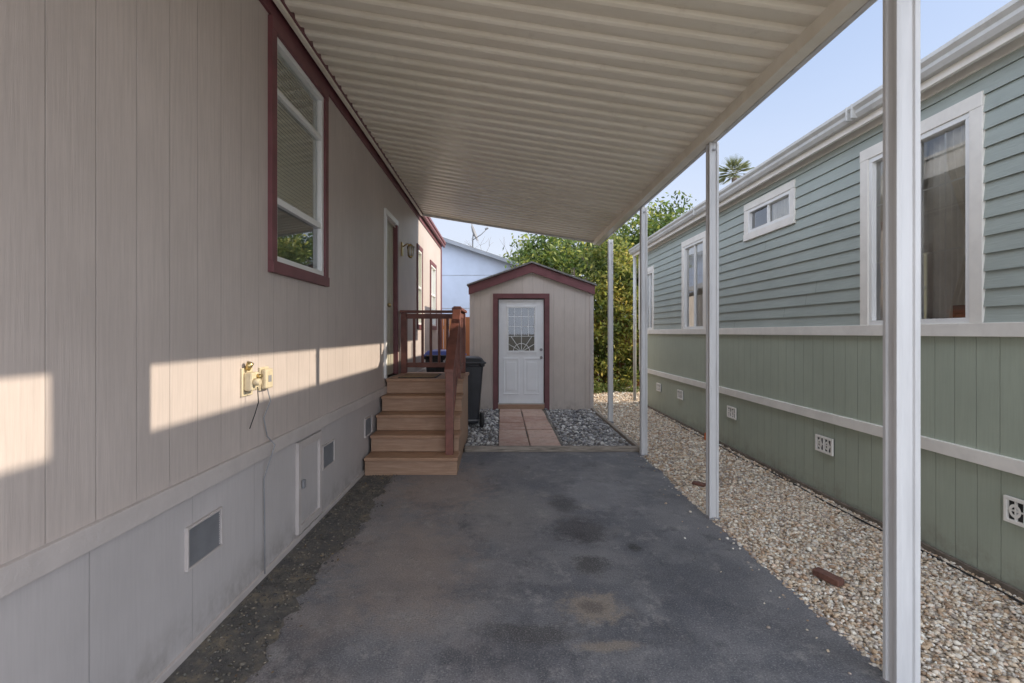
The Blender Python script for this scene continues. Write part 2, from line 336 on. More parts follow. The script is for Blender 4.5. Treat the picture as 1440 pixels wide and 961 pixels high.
ch=crown([(2.4,13.4,.9,.8,.5,.9),(3.3,13.5,.8,.8,.5,.9),(2.6,13.4,2.2,.8,.5,1.0),(3.5,13.5,2.3,.7,.5,1.0),(4.3,13.6,1.5,.7,.5,1.4),(3.0,13.4,3.2,.8,.5,.7),(1.6,13.5,1.4,.8,.5,1.3)],55,48,.30)
ch=ch[ch[:,2]>.0]
leaves('foliage',ch,.062,[(.22,.25,.045),(.15,.19,.04),(.30,.30,.06),(.10,.13,.03),(.37,.34,.09)],H,clump=.75)
for i in range(26):
    x=rng.uniform(1.3,4.4); tube('stem_%d'%i,[(x,13.5,-.05),(x+rng.normal()*.1,13.45,1.5),(x+rng.normal()*.3,13.4,3.2)],[.018,.014,.006],m_bark,H,seg=5)
PL=root('ground_plants'); leaves('foliage',crown([(2.2,12.7,.12,.5,.25,.16),(3.0,12.9,.12,.6,.25,.18)],40,30,.12),.035,[(.15,.21,.05),(.10,.15,.04),(.25,.25,.08)],PL)

P=root('palm_tree'); px,py,pz=18.2,40,13.9
tube('trunk',[(px,py,0),(px+.2,py,7),(px,py,pz-.3)],[.3,.22,.2],m_bark,P)
V=[];F=[];K=[]
for i in range(46):
    az=rng.uniform(0,6.283); el=rng.uniform(-.7,1.35); L=rng.uniform(1.2,1.7); d=np.array([math.cos(az)*math.cos(el),math.sin(az)*math.cos(el),math.sin(el)])
    for k in range(14):
        t=(k-6.5)/6.5*.75; side=np.cross(d,[0,0,1]); side/=np.linalg.norm(side)+1e-6
        dd=d*math.cos(t)+side*math.sin(t); b=np.array([px,py,pz])+d*L*.45; e=b+dd*L*.6*(1-.25*abs(t))+np.array([0,0,-.12]); wv_=np.cross(dd,d+.1)*.035; wv_=wv_/ (np.linalg.norm(wv_)+1e-6)*.03
        j=len(V); V+=[b-wv_,b+wv_,e+wv_*.2,e-wv_*.2]; F.append((j,j+1,j+2,j+3)); K+=[np.array((.17,.19,.09))*rng.uniform(.7,1.3)]*4
    j=len(V); s=np.array([.0,0,.02]); b=np.array([px,py,pz]); V+=[b-s,b+s,b+d*L*.45+s,b+d*L*.45-s]; F.append((j,j+1,j+2,j+3)); K+=[np.array((.14,.14,.06))]*4
fast('fronds',np.array(V),np.array(F),m_leaf,P,np.array(K))
B=root('bare_tree')
def br(p,d,L,r,dep,i=[0]):
    q=p+d*L; i[0]+=1; tube('branch_%d'%i[0],[p,p+d*L*.5+Vector(rng.normal(size=3))*L*.05,q],[r,r*.8,r*.55],m_bark,B,seg=5)
    if dep>0:
        for k in range(3): br(q,(d+Vector(rng.normal(size=3))*.5+Vector((0,0,.1))).normalized(),L*.68,r*.5,dep-1)
br(Vector((.2,27,0)),Vector((0,0,1)),2.6,.09,4)

# ------------------------------------------------------------------ wall builder
def wall_x(name,X,y0,y1,z0,z1,ops,mat,parent,profile=None,face=1):
    ys=sorted({y0,y1,*[o[0] for o in ops],*[o[1] for o in ops]}); ys=[y for y in ys if y0<=y<=y1]
    zs={z0,z1,*[o[2] for o in ops],*[o[3] for o in ops]}
    if profile:
        k=z0
        while k<z1: zs.add(round(k,5)); k+=profile
    zs=sorted(z for z in zs if z0<=z<=z1); V=[];F=[]
    for a,b in zip(zs[:-1],zs[1:]):
        mid=(a+b)/2
        if profile:
            kk=math.floor((mid-z0)/profile); zb=z0+kk*profile
            fx=lambda z:X+face*.014*(1-(z-zb)/profile)
        else: fx=lambda z:X
        for c,d in zip(ys[:-1],ys[1:]):
            my=(c+d)/2
            if any(o[0]<my<o[1] and o[2]<mid<o[3] for o in ops): continue
            j=len(V); V+=[(fx(a),c,a),(fx(a),d,a),(fx(b),d,b),(fx(b),c,b)]
            F.append((j,j+1,j+2,j+3) if face>0 else (j+3,j+2,j+1,j))
            if profile and abs(a-zb)<1e-4:
                j=len(V); V+=[(fx(a),c,a),(fx(a),d,a),(X,d,a+.0015),(X,c,a+.0015)]; F.append((j,j+1,j+2,j+3))
    return mobj(name,V,F,mat,parent)
def window_x(parent,nm,X,s,y0,y1,z0,z1,tw,tmat,fmat,vb=(),hb=(),sill=True,fw=.035,out=.022):
    W=nm
    box(W+'_trim_top',X-s*.01,X+s*out,y0,y1,z1-tw,z1,tmat,parent,.003); 
    if sill: box(W+'_trim_bottom',X-s*.01,X+s*(out+.006),y0,y1,z0,z0+tw,tmat,parent,.003)
    zb=z0+(tw if sill else 0)
    box(W+'_trim_near',X-s*.01,X+s*(out-.002),y0,y0+tw,zb,z1-tw,tmat,parent,.003); box(W+'_trim_far',X-s*.01,X+s*(out-.002),y1-tw,y1,zb,z1-tw,tmat,parent,.003)
    a,b,c,d=y0+tw,y1-tw,zb,z1-tw; xo=X+s*.012; xi=X-s*.07
    box(W+'_frame_top',xi,xo,a,b,d-fw,d,fmat,parent,.002); box(W+'_frame_bot',xi,xo,a,b,c,c+fw,fmat,parent,.002)
    box(W+'_frame_n',xi,xo-s*.001,a,a+fw,c+fw,d-fw,fmat,parent,.002); box(W+'_frame_f',xi,xo-s*.001,b-fw,b,c+fw,d-fw,fmat,parent,.002)
    for i,(t,wd) in enumerate(vb): box(W+'_vbar%d'%i,X-s*.03,xo-s*.016,t-wd/2,t+wd/2,c+fw,d-fw,fmat,parent,.0015)
    for i,(t,wd) in enumerate(hb): box(W+'_hbar%d'%i,X-s*.03,xo-s*.007,a+fw,b-fw,t-wd/2,t+wd/2,fmat,parent,.0015)
    g=X-s*.025
    mobj(W+'_glass',[(g,a+fw,c+fw),(g,b-fw,c+fw),(g,b-fw,d-fw),(g,a+fw,d-fw)],[(0,1,2,3) if s>0 else (3,2,1,0)],m_glass,parent)
    return (y0+tw*.5,y1-tw*.5,z0+tw*.5 if sill else z0,z1-tw*.5)
def wavy(name,X,y0,y1,z0,z1,amp,per,mat,parent,gather=None):
    V=[];F=[];n=int((y1-y0)/.008); nz_=8
    for i in range(n+1):
        y=y0+(y1-y0)*i/n; x=X+amp*math.sin(y/per*6.283+.8*math.sin(y*9))
        for k in range(nz_+1):
            z=z0+(z1-z0)*k/nz_; yy=y
            if gather:
                g=.55*math.exp(-((z-gather[1])/.35)**2); yy=y+(gather[0]-y)*g
            V.append((x,yy,z))
    for i in range(n):
        for k in range(nz_): a=i*(nz_+1)+k; F.append((a,a+nz_+1,a+nz_+2,a+1))
    return mobj(name,V,F,mat,parent,True)

# ------------------------------------------------------------------ LEFT mobile home
LX=-1.46
LH=root('mobile_home'); LY=-1.2
ZT=3.66
opsL=[(3.24,4.21,1.92,3.45),(6.42,7.08,.92,2.94),(8.86,9.38,1.6,3.0),(10.5,11.35,1.6,2.95)]
wall_x('siding',LX,LY,12.4,.80,ZT,opsL,m_wall,LH)
wall_x('skirting',LX-.012,LY,12.4,-.03,.80,[(2.39,2.67,.395,.58),(4.2,4.48,.38,.56),(5.5,5.78,.38,.56),(3.70,4.10,.06,.70)],m_skirt,LH)
box('belt_trim',LX-.02,LX+.022,LY,12.4,.735,.822,m_wtrim,LH,.003)
box('base_board',LX-.02,LX+.004,LY,12.4,-.03,.03,m_wtrim,LH,.003)
mobj('side_walls',[(LX,LY,-.1),(-6.5,LY,-.1),(-6.5,LY,ZT),(LX,LY,ZT),(LX,12.4,-.1),(-6.5,12.4,-.1),(-6.5,12.4,ZT),(LX,12.4,ZT),(-4,LY,4.4),(-4,12.4,4.4)],[(0,1,2,8,3),(4,7,9,6,5),(1,5,6,2)],m_wall,LH)
mobj('roof',[(-1.38,LY-.2,3.70),(-1.38,12.55,3.70),(-4,12.55,4.46),(-4,LY-.2,4.46),(-6.7,LY-.2,3.70),(-6.7,12.55,3.70)],[(0,1,2,3),(3,2,5,4)],m_roofing,LH)
box('eave_fascia',-1.42,-1.375,LY-.2,12.55,3.58,3.70,m_maroon,LH,.004)
box('eave_fascia_lip',-1.374,-1.355,LY-.2,12.55,3.645,3.70,m_maroon,LH,.003)
box('frieze_trim',LX-.005,LX+.018,LY,12.4,3.50,3.60,m_maroon,LH,.003)
mobj('soffit',[(LX,LY,3.60),(-1.42,LY,3.60),(-1.42,12.5,3.60),(LX,12.5,3.60)],[(0,1,2,3)],m_maroon,LH)
box('corner_trim',LX-.05,LX+.02,12.32,12.42,.822,3.50,m_maroon,LH,.003)
window_x(LH,'front_window',LX,1,3.2,4.25,1.88,3.49,.075,m_maroon,m_white,hb=[(3.07,.035),(2.36,.045)],fw=.04,out=.03)
window_x(LH,'rear_window',LX,1,8.82,9.42,1.56,3.04,.08,m_maroon,m_white,hb=[(2.3,.04)])
window_x(LH,'rear_window2',LX,1,10.45,11.4,1.56,2.99,.08,m_maroon,m_white,hb=[(2.3,.04)],vb=[(10.92,.04)])
m_blind=paint('blind',(.88,.85,.68),.6,.05)
def blinds(nm,X,y0,y1,z0,z1,p,par):
    V=[];F=[];z=z0
    while z<z1:
        j=len(V); V+=[(X+.005,y0,z),(X+.005,y1,z),(X-.004,y1,z+.030),(X-.004,y0,z+.030)]; F.append((j,j+1,j+2,j+3)); z+=p
    mobj(nm,V,F,m_blind,par)
blinds('blind_slats',LX-.042,3.28,4.18,2.37,3.42,.026,LH)
m_screen=paint('window_screen',(.12,.14,.12),.7,.1)
mobj('lower_screen',[(LX-.06,3.28,1.96),(LX-.06,4.18,1.96),(LX-.06,4.18,2.37),(LX-.06,3.28,2.37)],[(0,1,2,3)],m_screen,LH)
blinds('blind_slats_b',LX-.042,8.88,9.36,1.62,2.96,.026,LH)
blinds('blind_slats_c',LX-.042,10.5,11.35,1.62,2.92,.026,LH)
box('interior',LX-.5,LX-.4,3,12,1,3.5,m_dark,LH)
m_doorL=paint('entry_door_paint',(.50,.47,.37),.45,.08)
box('door_jamb_near',LX-.08,LX+.028,6.36,6.43,.93,2.98,m_white,LH,.004)
box('door_jamb_far',LX-.08,LX+.028,7.06,7.13,.93,2.98,m_maroon,LH,.004)
box('door_head',LX-.08,LX+.03,6.36,7.13,2.982,3.05,m_white,LH,.004)
box('door_leaf',LX-.075,LX-.03,6.43,7.06,.94,2.98,m_doorL,LH,.003)
for z0,z1 in ((1.05,1.75),(1.9,2.85)):
    box('door_panel',LX-.031,LX-.022,6.52,6.72,z0,z1,m_doorL,LH,.006); box('door_panel',LX-.031,LX-.022,6.78,6.98,z0,z1,m_doorL,LH,.006)
m_brass=paint('brass',(.55,.42,.2),.3,.1,metal=.9)
tube('door_knob',[(LX-.03,6.5,1.85),(LX+.02,6.5,1.85),(LX+.03,6.5,1.85),(LX+.06,6.5,1.85)],[.012,.012,.028,.02],m_brass,LH)
box('skirt_seam_box',LX-.4,LX-.3,2,6,0,.7,m_dark,LH)
box('access_panel',LX-.03,LX-.006,3.71,4.09,.07,.69,m_skirt,LH,.004)
for a in ((3.66,3.71,.05,.71),(4.09,4.14,.05,.71),(3.71,4.09,.65,.71),(3.71,4.09,.05,.10)): box('access_panel_frame',LX-.02,LX+.012,*a,m_wtrim,LH,.003)
box('panel_latch',LX,LX+.02,3.74,3.78,.36,.42,m_metalv,LH,.003)
for i,(a,b,c,d) in enumerate([(2.38,2.68,.385,.59),(4.19,4.49,.37,.57),(5.49,5.79,.37,.57)]):
    box('vent_frame_a%d'%i,LX-.02,LX+.004,a,b,d-.012,d,m_wtrim,LH,.002); box('vent_frame_b%d'%i,LX-.02,LX+.004,a,b,c,c+.012,m_wtrim,LH,.002)
    box('vent_frame_c%d'%i,LX-.02,LX+.003,a,a+.012,c+.012,d-.012,m_wtrim,LH,.002); box('vent_frame_d%d'%i,LX-.02,LX+.003,b-.012,b,c+.012,d-.012,m_wtrim,LH,.002)
    V=[];F=[];z=c+.012
    while z<d-.014:
        j=len(V); V+=[(LX-.004,a,z),(LX-.004,b,z),(LX-.02,b,z+.009),(LX-.02,a,z+.009)]; F.append((j,j+1,j+2,j+3)); z+=.012
    mobj('vent_louvres_%d'%i,V,F,m_metalv,LH)
L=root('wall_lantern'); box('backplate',LX,LX+.02,7.45,7.55,2.62,2.82,m_brass,L,.006)
tube('arm',[(LX+.02,7.5,2.76),(LX+.08,7.5,2.80),(LX+.13,7.5,2.78)],.01,m_brass,L); tube('cap',[(LX+.13,7.5,2.80),(LX+.13,7.5,2.76)],[.01,.06],m_brass,L,8)
m_frost=paint('frosted_glass',(.6,.6,.56),.2,.05)
tube('globe',[(LX+.13,7.5,2.755),(LX+.13,7.5,2.62)],[.05,.035],m_frost,L,8)
for k in range(6):
    t=k*1.047; tube('rib',[(LX+.13+.052*math.cos(t),7.5+.052*math.sin(t),2.756),(LX+.13+.037*math.cos(t),7.5+.037*math.sin(t),2.62)],.004,m_brass,L,4)
tube('base',[(LX+.13,7.5,2.62),(LX+.13,7.5,2.59)],[.04,.012],m_brass,L,8)
m_beige=paint('beige_plastic',(.62,.53,.36),.45,.12,20)
E=root('electrical_outlet_box')
box('mount_plate',LX,LX+.012,2.86,2.985,1.14,1.30,m_beige,E,.003); box('body',LX+.012,LX+.06,2.875,2.965,1.17,1.275,m_beige,E,.01)
tube('valve',[(LX+.02,2.90,1.29),(LX+.04,2.90,1.33)],[.016,.02],m_brass,E); tube('plug',[(LX+.06,2.90,1.22),(LX+.095,2.90,1.22)],[.022,.018],m_beige,E); tube('plug2',[(LX+.06,2.94,1.25),(LX+.085,2.94,1.25)],[.014,.012],m_brass,E)
tube('cord',[(LX+.07,2.92,1.19),(LX+.07,2.93,1.10),(LX+.04,2.95,1.03),(LX+.02,2.93,.95)],.003,m_black,E,6)
E2=root('electrical_outlet_box'); box('mount_plate',LX,LX+.012,3.07,3.19,1.15,1.29,m_beige,E2,.003); box('cover',LX+.012,LX+.045,3.08,3.18,1.16,1.28,m_beige,E2,.01)
box('cover_label',LX+.045,LX+.047,3.11,3.15,1.20,1.24,m_metalv,E2)
tube('cord',[(LX+.03,3.13,1.16),(LX+.04,3.15,1.08),(LX+.012,3.12,.98),(LX+.015,3.16,.86),(LX+.05,3.19,.80),(LX+.03,3.17,.72),(LX+.0,3.15,.6),(LX+.0,3.16,.3),(LX+.01,3.14,.02)],.004,m_metalv,E2,6)

# ------------------------------------------------------------------ carport
C=root('carport')
p=.165; prof=[(0,0),(.004,.005),(.012,.0),(.083,0),(.091,.006),(.099,.028),(.147,.028),(.155,.005)]
Y0,Y1=-.7,9.0; xa,xb=-1.41,1.66
zc=lambda x:3.60-(x-xa)*(.49/(xb-xa))
V=[];F=[];pts=[];y=Y0
while y<Y1-.01:
    for a,b in prof:
        if y+a<=Y1: pts.append((y+a,b))
    y+=p
pts.append((Y1,0)); nx=6
for (yy,dz) in pts:
    for k in range(nx+1):
        x=xa+(xb-xa)*k/nx; V.append((x,yy,zc(x)+dz-.012*math.sin(math.pi*k/nx)))
for i in range(len(pts)-1):
    for k in range(nx):
        a=i*(nx+1)+k; F.append((a,a+1,a+nx+2,a+nx+1))
o=mobj('roof_panels',V,F,m_ceil,C); s=o.modifiers.new('s','SOLIDIFY'); s.thickness=.002; s.offset=1
box('side_beam',1.62,1.70,Y0,Y1,3.035,3.12,m_ceil,C,.004); box('side_fascia_gutter',1.702,1.735,Y0,Y1+.02,3.03,3.24,m_post,C,.004)
box('fascia_lip',1.735,1.76,Y0,Y1+.02,3.21,3.24,m_post,C,.003)
hexa('end_fascia',[(xa,9.0,zc(xa)-.04),(1.70,9.0,zc(1.70)-.04),(1.70,9.03,zc(1.70)-.04),(xa,9.03,zc(xa)-.04)],[(xa,9.0,zc(xa)+.06),(1.70,9.0,zc(1.70)+.06),(1.70,9.03,zc(1.70)+.06),(xa,9.03,zc(xa)+.06)],m_post,C,.003)
box('wall_hanger',-1.415,-1.38,Y0,Y1,3.555,3.575,m_ceil,C,.003)
def post(x,y,z0,z1,wd=.076,dp=.076):
    h=wd/2;k=dp/2;g=.009
    s=[(-h,-k),(-h*.55,-k),(-h*.45,-k+g),(h*.45,-k+g),(h*.55,-k),(h,-k),(h,-k*.55),(h-g,-k*.45),(h-g,k*.45),(h,k*.55),(h,k),(h*.55,k),(h*.45,k-g),(-h*.45,k-g),(-h*.55,k),(-h,k),(-h,k*.55),(-h+g,k*.45),(-h+g,-k*.45),(-h,-k*.55)]
    n=len(s); V=[(x+a,y+b,z0) for a,b in s]+[(x+a,y+b,z1) for a,b in s]; F=[(i,(i+1)%n,(i+1)%n+n,i+n) for i in range(n)]+[tuple(range(n))[::-1],tuple(range(n,2*n))]
    mobj('post',V,F,m_post,C,bevel=.002)
    box('post_foot',x-h-.008,x+h+.008,y-k-.008,y+k+.008,z0-.02,z0+.012,m_metalv,C,.003)
    for sx_ in(-1,1): tube('bolt',[(x+sx_*h*.2,y-k-.001,z1-.06),(x+sx_*h*.2,y-k-.010,z1-.06)],.008,m_metalv,C,6)
post(1.695,2.17,0,3.03,.10,.08); post(1.71,4.15,0,3.03); post(1.745,6.28,.0,3.03); post(1.80,8.45,.03,3.03)

# ------------------------------------------------------------------ RIGHT mobile home
RX=2.96; RH=root('mobile_home'); RY=1.0
big=window_x(RH,'large_window',RX,-1,3.13,4.20,1.56,2.98,.09,m_gtrim,m_white,vb=[(3.66,.04)],sill=False)
sm=window_x(RH,'small_window',RX,-1,5.14,6.21,2.60,3.04,.08,m_gtrim,m_white,vb=[(5.70,.03)])
w3=window_x(RH,'mid_window',RX,-1,7.37,8.36,1.56,2.97,.09,m_gtrim,m_white,vb=[(7.87,.03)],sill=False)
w4=window_x(RH,'far_window',RX,-1,9.9,10.6,1.56,2.80,.09,m_gtrim,m_white,vb=[(10.25,.03)],sill=False)
opsR=[big,sm,w3,w4]; LP=.108
wall_x('lap_siding',RX,RY,10.9,1.55,3.20,opsR,m_gsid,RH,profile=LP,face=-1)
m_joint=paint('siding_joint',(.12,.14,.13),.8,.1)
for k in range(15):
    zb=1.55+k*LP
    for q in range(2):
        yj=1.6+((k*2.44+q*4.88+1.3*(k%3))%9.0)
        if any(a-.08<yj<b+.08 and c-.15<zb<d+.1 for a,b,c,d in opsR) or zb+LP>3.12: continue
        mobj('siding_butt_joint',[(RX-.0152,yj,zb+.004),(RX-.0152,yj+.0035,zb+.004),(RX-.0015,yj+.0035,zb+LP-.003),(RX-.0015,yj,zb+LP-.003)],[(0,1,2,3)],m_joint,RH)
wall_x('panel_siding',RX,RY,10.9,.70,1.50,[],m_gpan,RH,face=-1)
wall_x('skirting_panel',RX+.006,RY,10.9,-.03,.74,[],m_gpan,RH,face=-1)
box('belt_trim',RX-.028,RX+.01,RY,10.9,1.475,1.56,m_gtrim,RH,.003); box('lower_trim',RX-.026,RX+.012,RY,10.9,.69,.775,m_gtrim,RH,.003)
box('corner_trim',RX-.02,RX+.1,10.82,10.93,.775,1.475,m_gtrim,RH,.003); box('corner_trim_up',RX-.03,RX+.1,10.82,10.93,1.56,3.2,m_gtrim,RH,.003)
tube('downspout',[(2.86,10.98,3.2),(2.86,10.98,.05)],.035,m_gutter,RH,8)
mobj('end_walls',[(RX,RY,-.1),(8.5,RY,-.1),(8.5,RY,3.2),(5.7,RY,3.85),(RX,RY,3.2),(RX,10.9,-.1),(8.5,10.9,-.1),(8.5,10.9,3.2),(5.7,10.9,3.85),(RX,10.9,3.2)],[(0,1,2,3,4),(5,9,8,7,6),(1,6,7,2)],m_gpan,RH)
mobj('roof',[(2.80,RY-.2,3.285),(2.80,11.05,3.285),(5.7,11.05,3.90),(5.7,RY-.2,3.90),(8.6,RY-.2,3.25),(8.6,11.05,3.25)],[(0,1,2,3),(3,2,5,4)],m_roofing,RH)
box('fascia',2.83,2.86,RY-.2,11.05,3.13,3.275,m_gtrim,RH,.003)
mobj('soffit',[(2.86,RY-.1,3.19),(RX,RY-.1,3.19),(RX,11.0,3.19),(2.86,11.0,3.19)],[(0,1,2,3)],m_gtrim,RH)
box('frieze',RX-.022,RX+.01,RY,10.9,3.12,3.189,m_gtrim,RH,.003)
gs=[(2.83,3.18),(2.785,3.18),(2.765,3.21),(2.765,3.235),(2.742,3.26),(2.742,3.285),(2.75,3.285),(2.75,3.27),(2.83,3.27)]
n=len(gs); V=[(a,RY-.2,b) for a,b in gs]+[(a,11.05,b) for a,b in gs]; F=[(i,(i+1)%n,(i+1)%n+n,i+n) for i in range(n)]+[tuple(range(n)),tuple(range(n,2*n))[::-1]]
mobj('gutter',V,F,m_gutter,RH)
for yy in (4.0,4.06,7.3): box('gutter_strap',2.738,2.84,yy,yy+.018,3.178,3.289,m_gutter,RH,.003)
box('rooftop_shade_box',3.2,3.6,1.78,2.22,3.3,4.05,m_metalv,RH,.01)  # unseen box added on the roof to shade a gap in the sunlit strip
m_curt=paint('curtain',(.80,.76,.68),.85,.12,5); m_sheer=paint('sheer_curtain',(.86,.84,.80),.85,.1,5)
wavy('curtain_a',RX+.062,3.16,3.50,1.54,2.94,.014,.06,m_curt,RH,(3.18,2.1)); wavy('curtain_b',RX+.062,3.64,4.17,1.54,2.94,.014,.07,m_curt,RH,(4.15,2.1))
wavy('sheer_back',RX+.12,3.1,4.25,1.5,2.95,.012,.05,m_sheer,RH)
wavy('curtain_c',RX+.06,7.4,8.34,1.54,2.94,.014,.08,m_sheer,RH); wavy('curtain_d',RX+.06,9.9,10.6,1.54,2.8,.012,.08,m_sheer,RH); wavy('curtain_e',RX+.06,5.2,5.72,2.6,3.0,.008,.06,m_curt,RH)
box('side_table',RX+.036,RX+.045,3.26,3.40,1.60,1.68,paint('table_wood',(.36,.17,.09),.4,.2),RH,.002)
for zz in (2.05,2.50): box('grille_h',RX+.0265,RX+.030,3.69,4.08,zz,zz+.010,m_white,RH); box('grille_h2',RX+.0265,RX+.030,3.25,3.63,zz,zz+.010,m_white,RH)
for yy in (3.44,3.88): box('grille_v',RX+.0268,RX+.0295,yy,yy+.010,1.6,2.9,m_white,RH)
box('interior',RX+.7,RX+.75,2.5,10.8,1,3.15,m_room,RH); box('interior_floor',RX+.1,RX+.7,2.5,10.8,1.3,1.35,m_room,RH)
def dvent(y,z):
    w_,h_=.122,.075; x=RX-.018
    a,b,c,d=y-w_,y+w_,z-h_,z+h_
    box('vent_back',RX-.002,RX+.002,a,b,c,d,m_black,RH)
    for q in ((a,b,d-.02,d),(a,b,c,c+.02)): box('vent_rim',x,RX,*q,m_gtrim,RH,.002)
    for q in ((a,a+.02,c+.02,d-.02),(b-.02,b,c+.02,d-.02),(y-.007,y+.007,c+.02,d-.02)): box('vent_rim',x,RX,*q,m_gtrim,RH,.002)
    for sx_ in(-1,1):
        cy=y+sx_*.055; V=[];F=[];n=20
        for k in range(n):
            t=2*math.pi*k/n
            for r in (.02,.036): V.append((x+.002,cy+r*math.cos(t)*1.0,z+r*math.sin(t)*1.1))
        for k in range(n): F.append((2*k,2*k+1,(2*k+3)%(2*n),(2*k+2)%(2*n)))
        mobj('vent_ring',V,F,m_gtrim,RH)
        box('vent_bar',x+.003,RX-.002,cy-.004,cy+.004,c+.02,d-.02,m_gtrim,RH); box('vent_bar',x+.004,RX-.003,cy-.045,cy+.045,z-.004,z+.004,m_gtrim,RH)
for y in (2.88,4.68,6.56,8.45,9.6): dvent(y,.475)
m_wet=paint('weathered_board',(.17,.14,.11),.85,.3,12,.006,dirt=.3)
box('base_board',RX-.03,RX-.002,RY,10.9,-.03,.035,m_wet,RH,.004)
tube('irrigation_hose',[(RX-.09+.02*math.sin(i*1.7),1+i*.5,.008+.004*math.sin(i*2.3)) for i in range(18)],.007,m_black,None,6)

# ------------------------------------------------------------------ steps
S=root('wooden_steps')
m=M('step_wood'); g=m.noise(1,4,.65,vec=m.mapv((4,70,70))); c=m.mix(m.rng(g,.35,.7),(.34,.195,.12),(.45,.28,.175)); c=m.mix(m.rng(m.noise(9,4,.7),.5,.75,0,.5),c,(.20,.125,.08)); m.col(c); m.b.inputs['Roughness'].default_value=.6; m.bump(g,.003,.6); m_step=m.m
m=M('riser_wood'); g=m.noise(1,4,.65,vec=m.mapv((4,60,60))); c=m.mix(m.rng(g,.35,.7),(.34,.205,.13),(.43,.28,.19)); c=m.mix(m.rng(m.noise(5,4,.7),.5,.8,0,.4),c,(.21,.14,.10)); m.col(c); m.b.inputs['Roughness'].default_value=.6; m.bump(g,.002,.6); m_riser=m.m
xl,xr=-1.44,-.455
fr=[5.4,5.66,5.92,6.18,6.44]
for i,y in enumerate(fr):
    z=.184*(i+1); nxt=fr[i+1] if i<4 else 7.45; xr_=xr-.004*i
    box('riser_%d'%i,xl,xr_-.012,y,y+.02,z-.184+(.002 if i else -.02),z-.034,m_riser,S,.003)
    if i<4:
        box('tread_front_%d'%i,xl-.004,xr_,y-.028,y+.118,z-.034,z,m_step,S,.006); box('tread_back_%d'%i,xl-.004,xr_,y+.124,nxt+.02,z-.035,z-.001,m_step,S,.006)
    else:
        yy=y-.028; k=0
        while yy<nxt-.05: box('deck_board_%d'%k,xl-.004,xr_,yy,yy+.135,z-.034,z-.001*(k%2),m_step,S,.005); yy+=.141; k+=1
    box('side_panel_%d'%i,xr_-.035,xr_-.014,y+.021,(nxt if i<4 else 7.44),-.02,z-.037,m_riser,S,.002)
box('back_panel',xl,xr-.04,7.42,7.44,-.02,.88,m_riser,S)
px_=-.56
def post_m(nm,x,y,z0,z1,h=.042): box(nm,x-h,x+h,y-h,y+h,z0,z1,m_maroonrail,S,.005)
post_m('rail_post_lower',px_,5.55,.184,1.12); post_m('rail_post_mid',px_,6.50,.92,1.78); post_m('rail_post_back',px_,7.38,.92,1.78); post_m('rail_post_wall',-1.40,7.38,.92,1.78)
def rail(nm,p,q,w_,h_,mt=m_maroonrail):
    (x0,y0,z0),(x1,y1,z1)=p,q
    if abs(x1-x0)>abs(y1-y0): bot=[(x0,y0-w_,z0),(x1,y0-w_,z1),(x1,y0+w_,z1),(x0,y0+w_,z0)]
    else: bot=[(x0-w_,y0,z0),(x0+w_,y0,z0),(x0+w_,y1,z1),(x0-w_,y1,z1)]
    hexa(nm,bot,[(a,b,c+h_) for a,b,c in bot],mt,S,.005)
rail('stair_cap',(px_,5.47,1.07),(px_,6.50,1.80),.05,.036); rail('stair_subrail',(px_,5.6,1.06),(px_,6.46,1.67),.018,.07); rail('stair_lowrail',(px_,5.6,.36),(px_,6.46,.98),.018,.07)
rail('side_cap',(px_,6.44,1.782),(px_,7.45,1.782),.062,.036); rail('side_low',(px_,6.55,1.0),(px_,7.33,1.0),.02,.07); rail('side_sub',(px_,6.55,1.70),(px_,7.33,1.70),.02,.07)
rail('back_cap',(-1.45,7.38,1.784),(px_-.063,7.38,1.784),.062,.036); rail('back_low',(-1.355,7.38,1.0),(px_-.045,7.38,1.0),.02,.07); rail('back_sub',(-1.355,7.38,1.70),(px_-.045,7.38,1.70),.02,.07)
for i in range(6):
    x=-1.255+i*.12; box('back_baluster_%d'%i,x-.018,x+.018,7.362,7.398,1.07,1.70,m_maroonrail,S,.003)
for i in range(6):
    y=6.66+i*.115; box('side_baluster_%d'%i,px_-.018,px_+.018,y-.018,y+.018,1.07,1.70,m_maroonrail,S,.003)
for i in range(6):
    y=5.72+i*.125; zz=.36+(y-5.6)*.72+.06; box('stair_baluster_%d'%i,px_-.016,px_+.016,y-.016,y+.016,zz,zz+.66,m_maroonrail,S,.003)
m_mat=paint('coir',(.33,.22,.13),.95,.25,30,.006,200)
DM=root('doormat'); box('mat',-1.30,-.85,6.55,7.1,.921,.936,m_mat,DM,.004); box('mat_border',-1.32,-.83,6.53,7.12,.9205,.929,m_black,DM,.003)

# ------------------------------------------------------------------ shed
SH=root('garden_shed'); sy=9.9; x0,x1=-.60,1.77; xm=.585; ze,zp=2.30,2.72
m_shed=grooved('shed_siding',(.60,.53,.48),0,.203,.04,.6,.8,zdirt=.25,gdark=.35)
m_sheds=grooved('shed_siding_side',(.60,.53,.48),1,.203,.04,.6,.8)
dx0,dx1=-.065,.835; dz0,dz1=.13,2.16
V=[(x0,sy,0),(dx0,sy,0),(dx0,sy,dz1),(dx1,sy,dz1),(dx1,sy,0),(x1,sy,0),(x1,sy,ze),(xm,sy,zp),(x0,sy,ze)]
mobj('front_wall',V,[(0,1,2,8),(3,4,5,6),(2,3,6,7,8)],m_shed,SH)
mobj('side_walls',[(x0,sy,0),(x0,13,0),(x0,13,ze),(x0,sy,ze),(x1,sy,0),(x1,13,0),(x1,13,ze),(x1,sy,ze),(xm,13,zp)],[(0,3,2,1),(4,5,6,7),(1,2,8,6,5)],m_sheds,SH)
sl=(zp-ze)/(xm-x0)
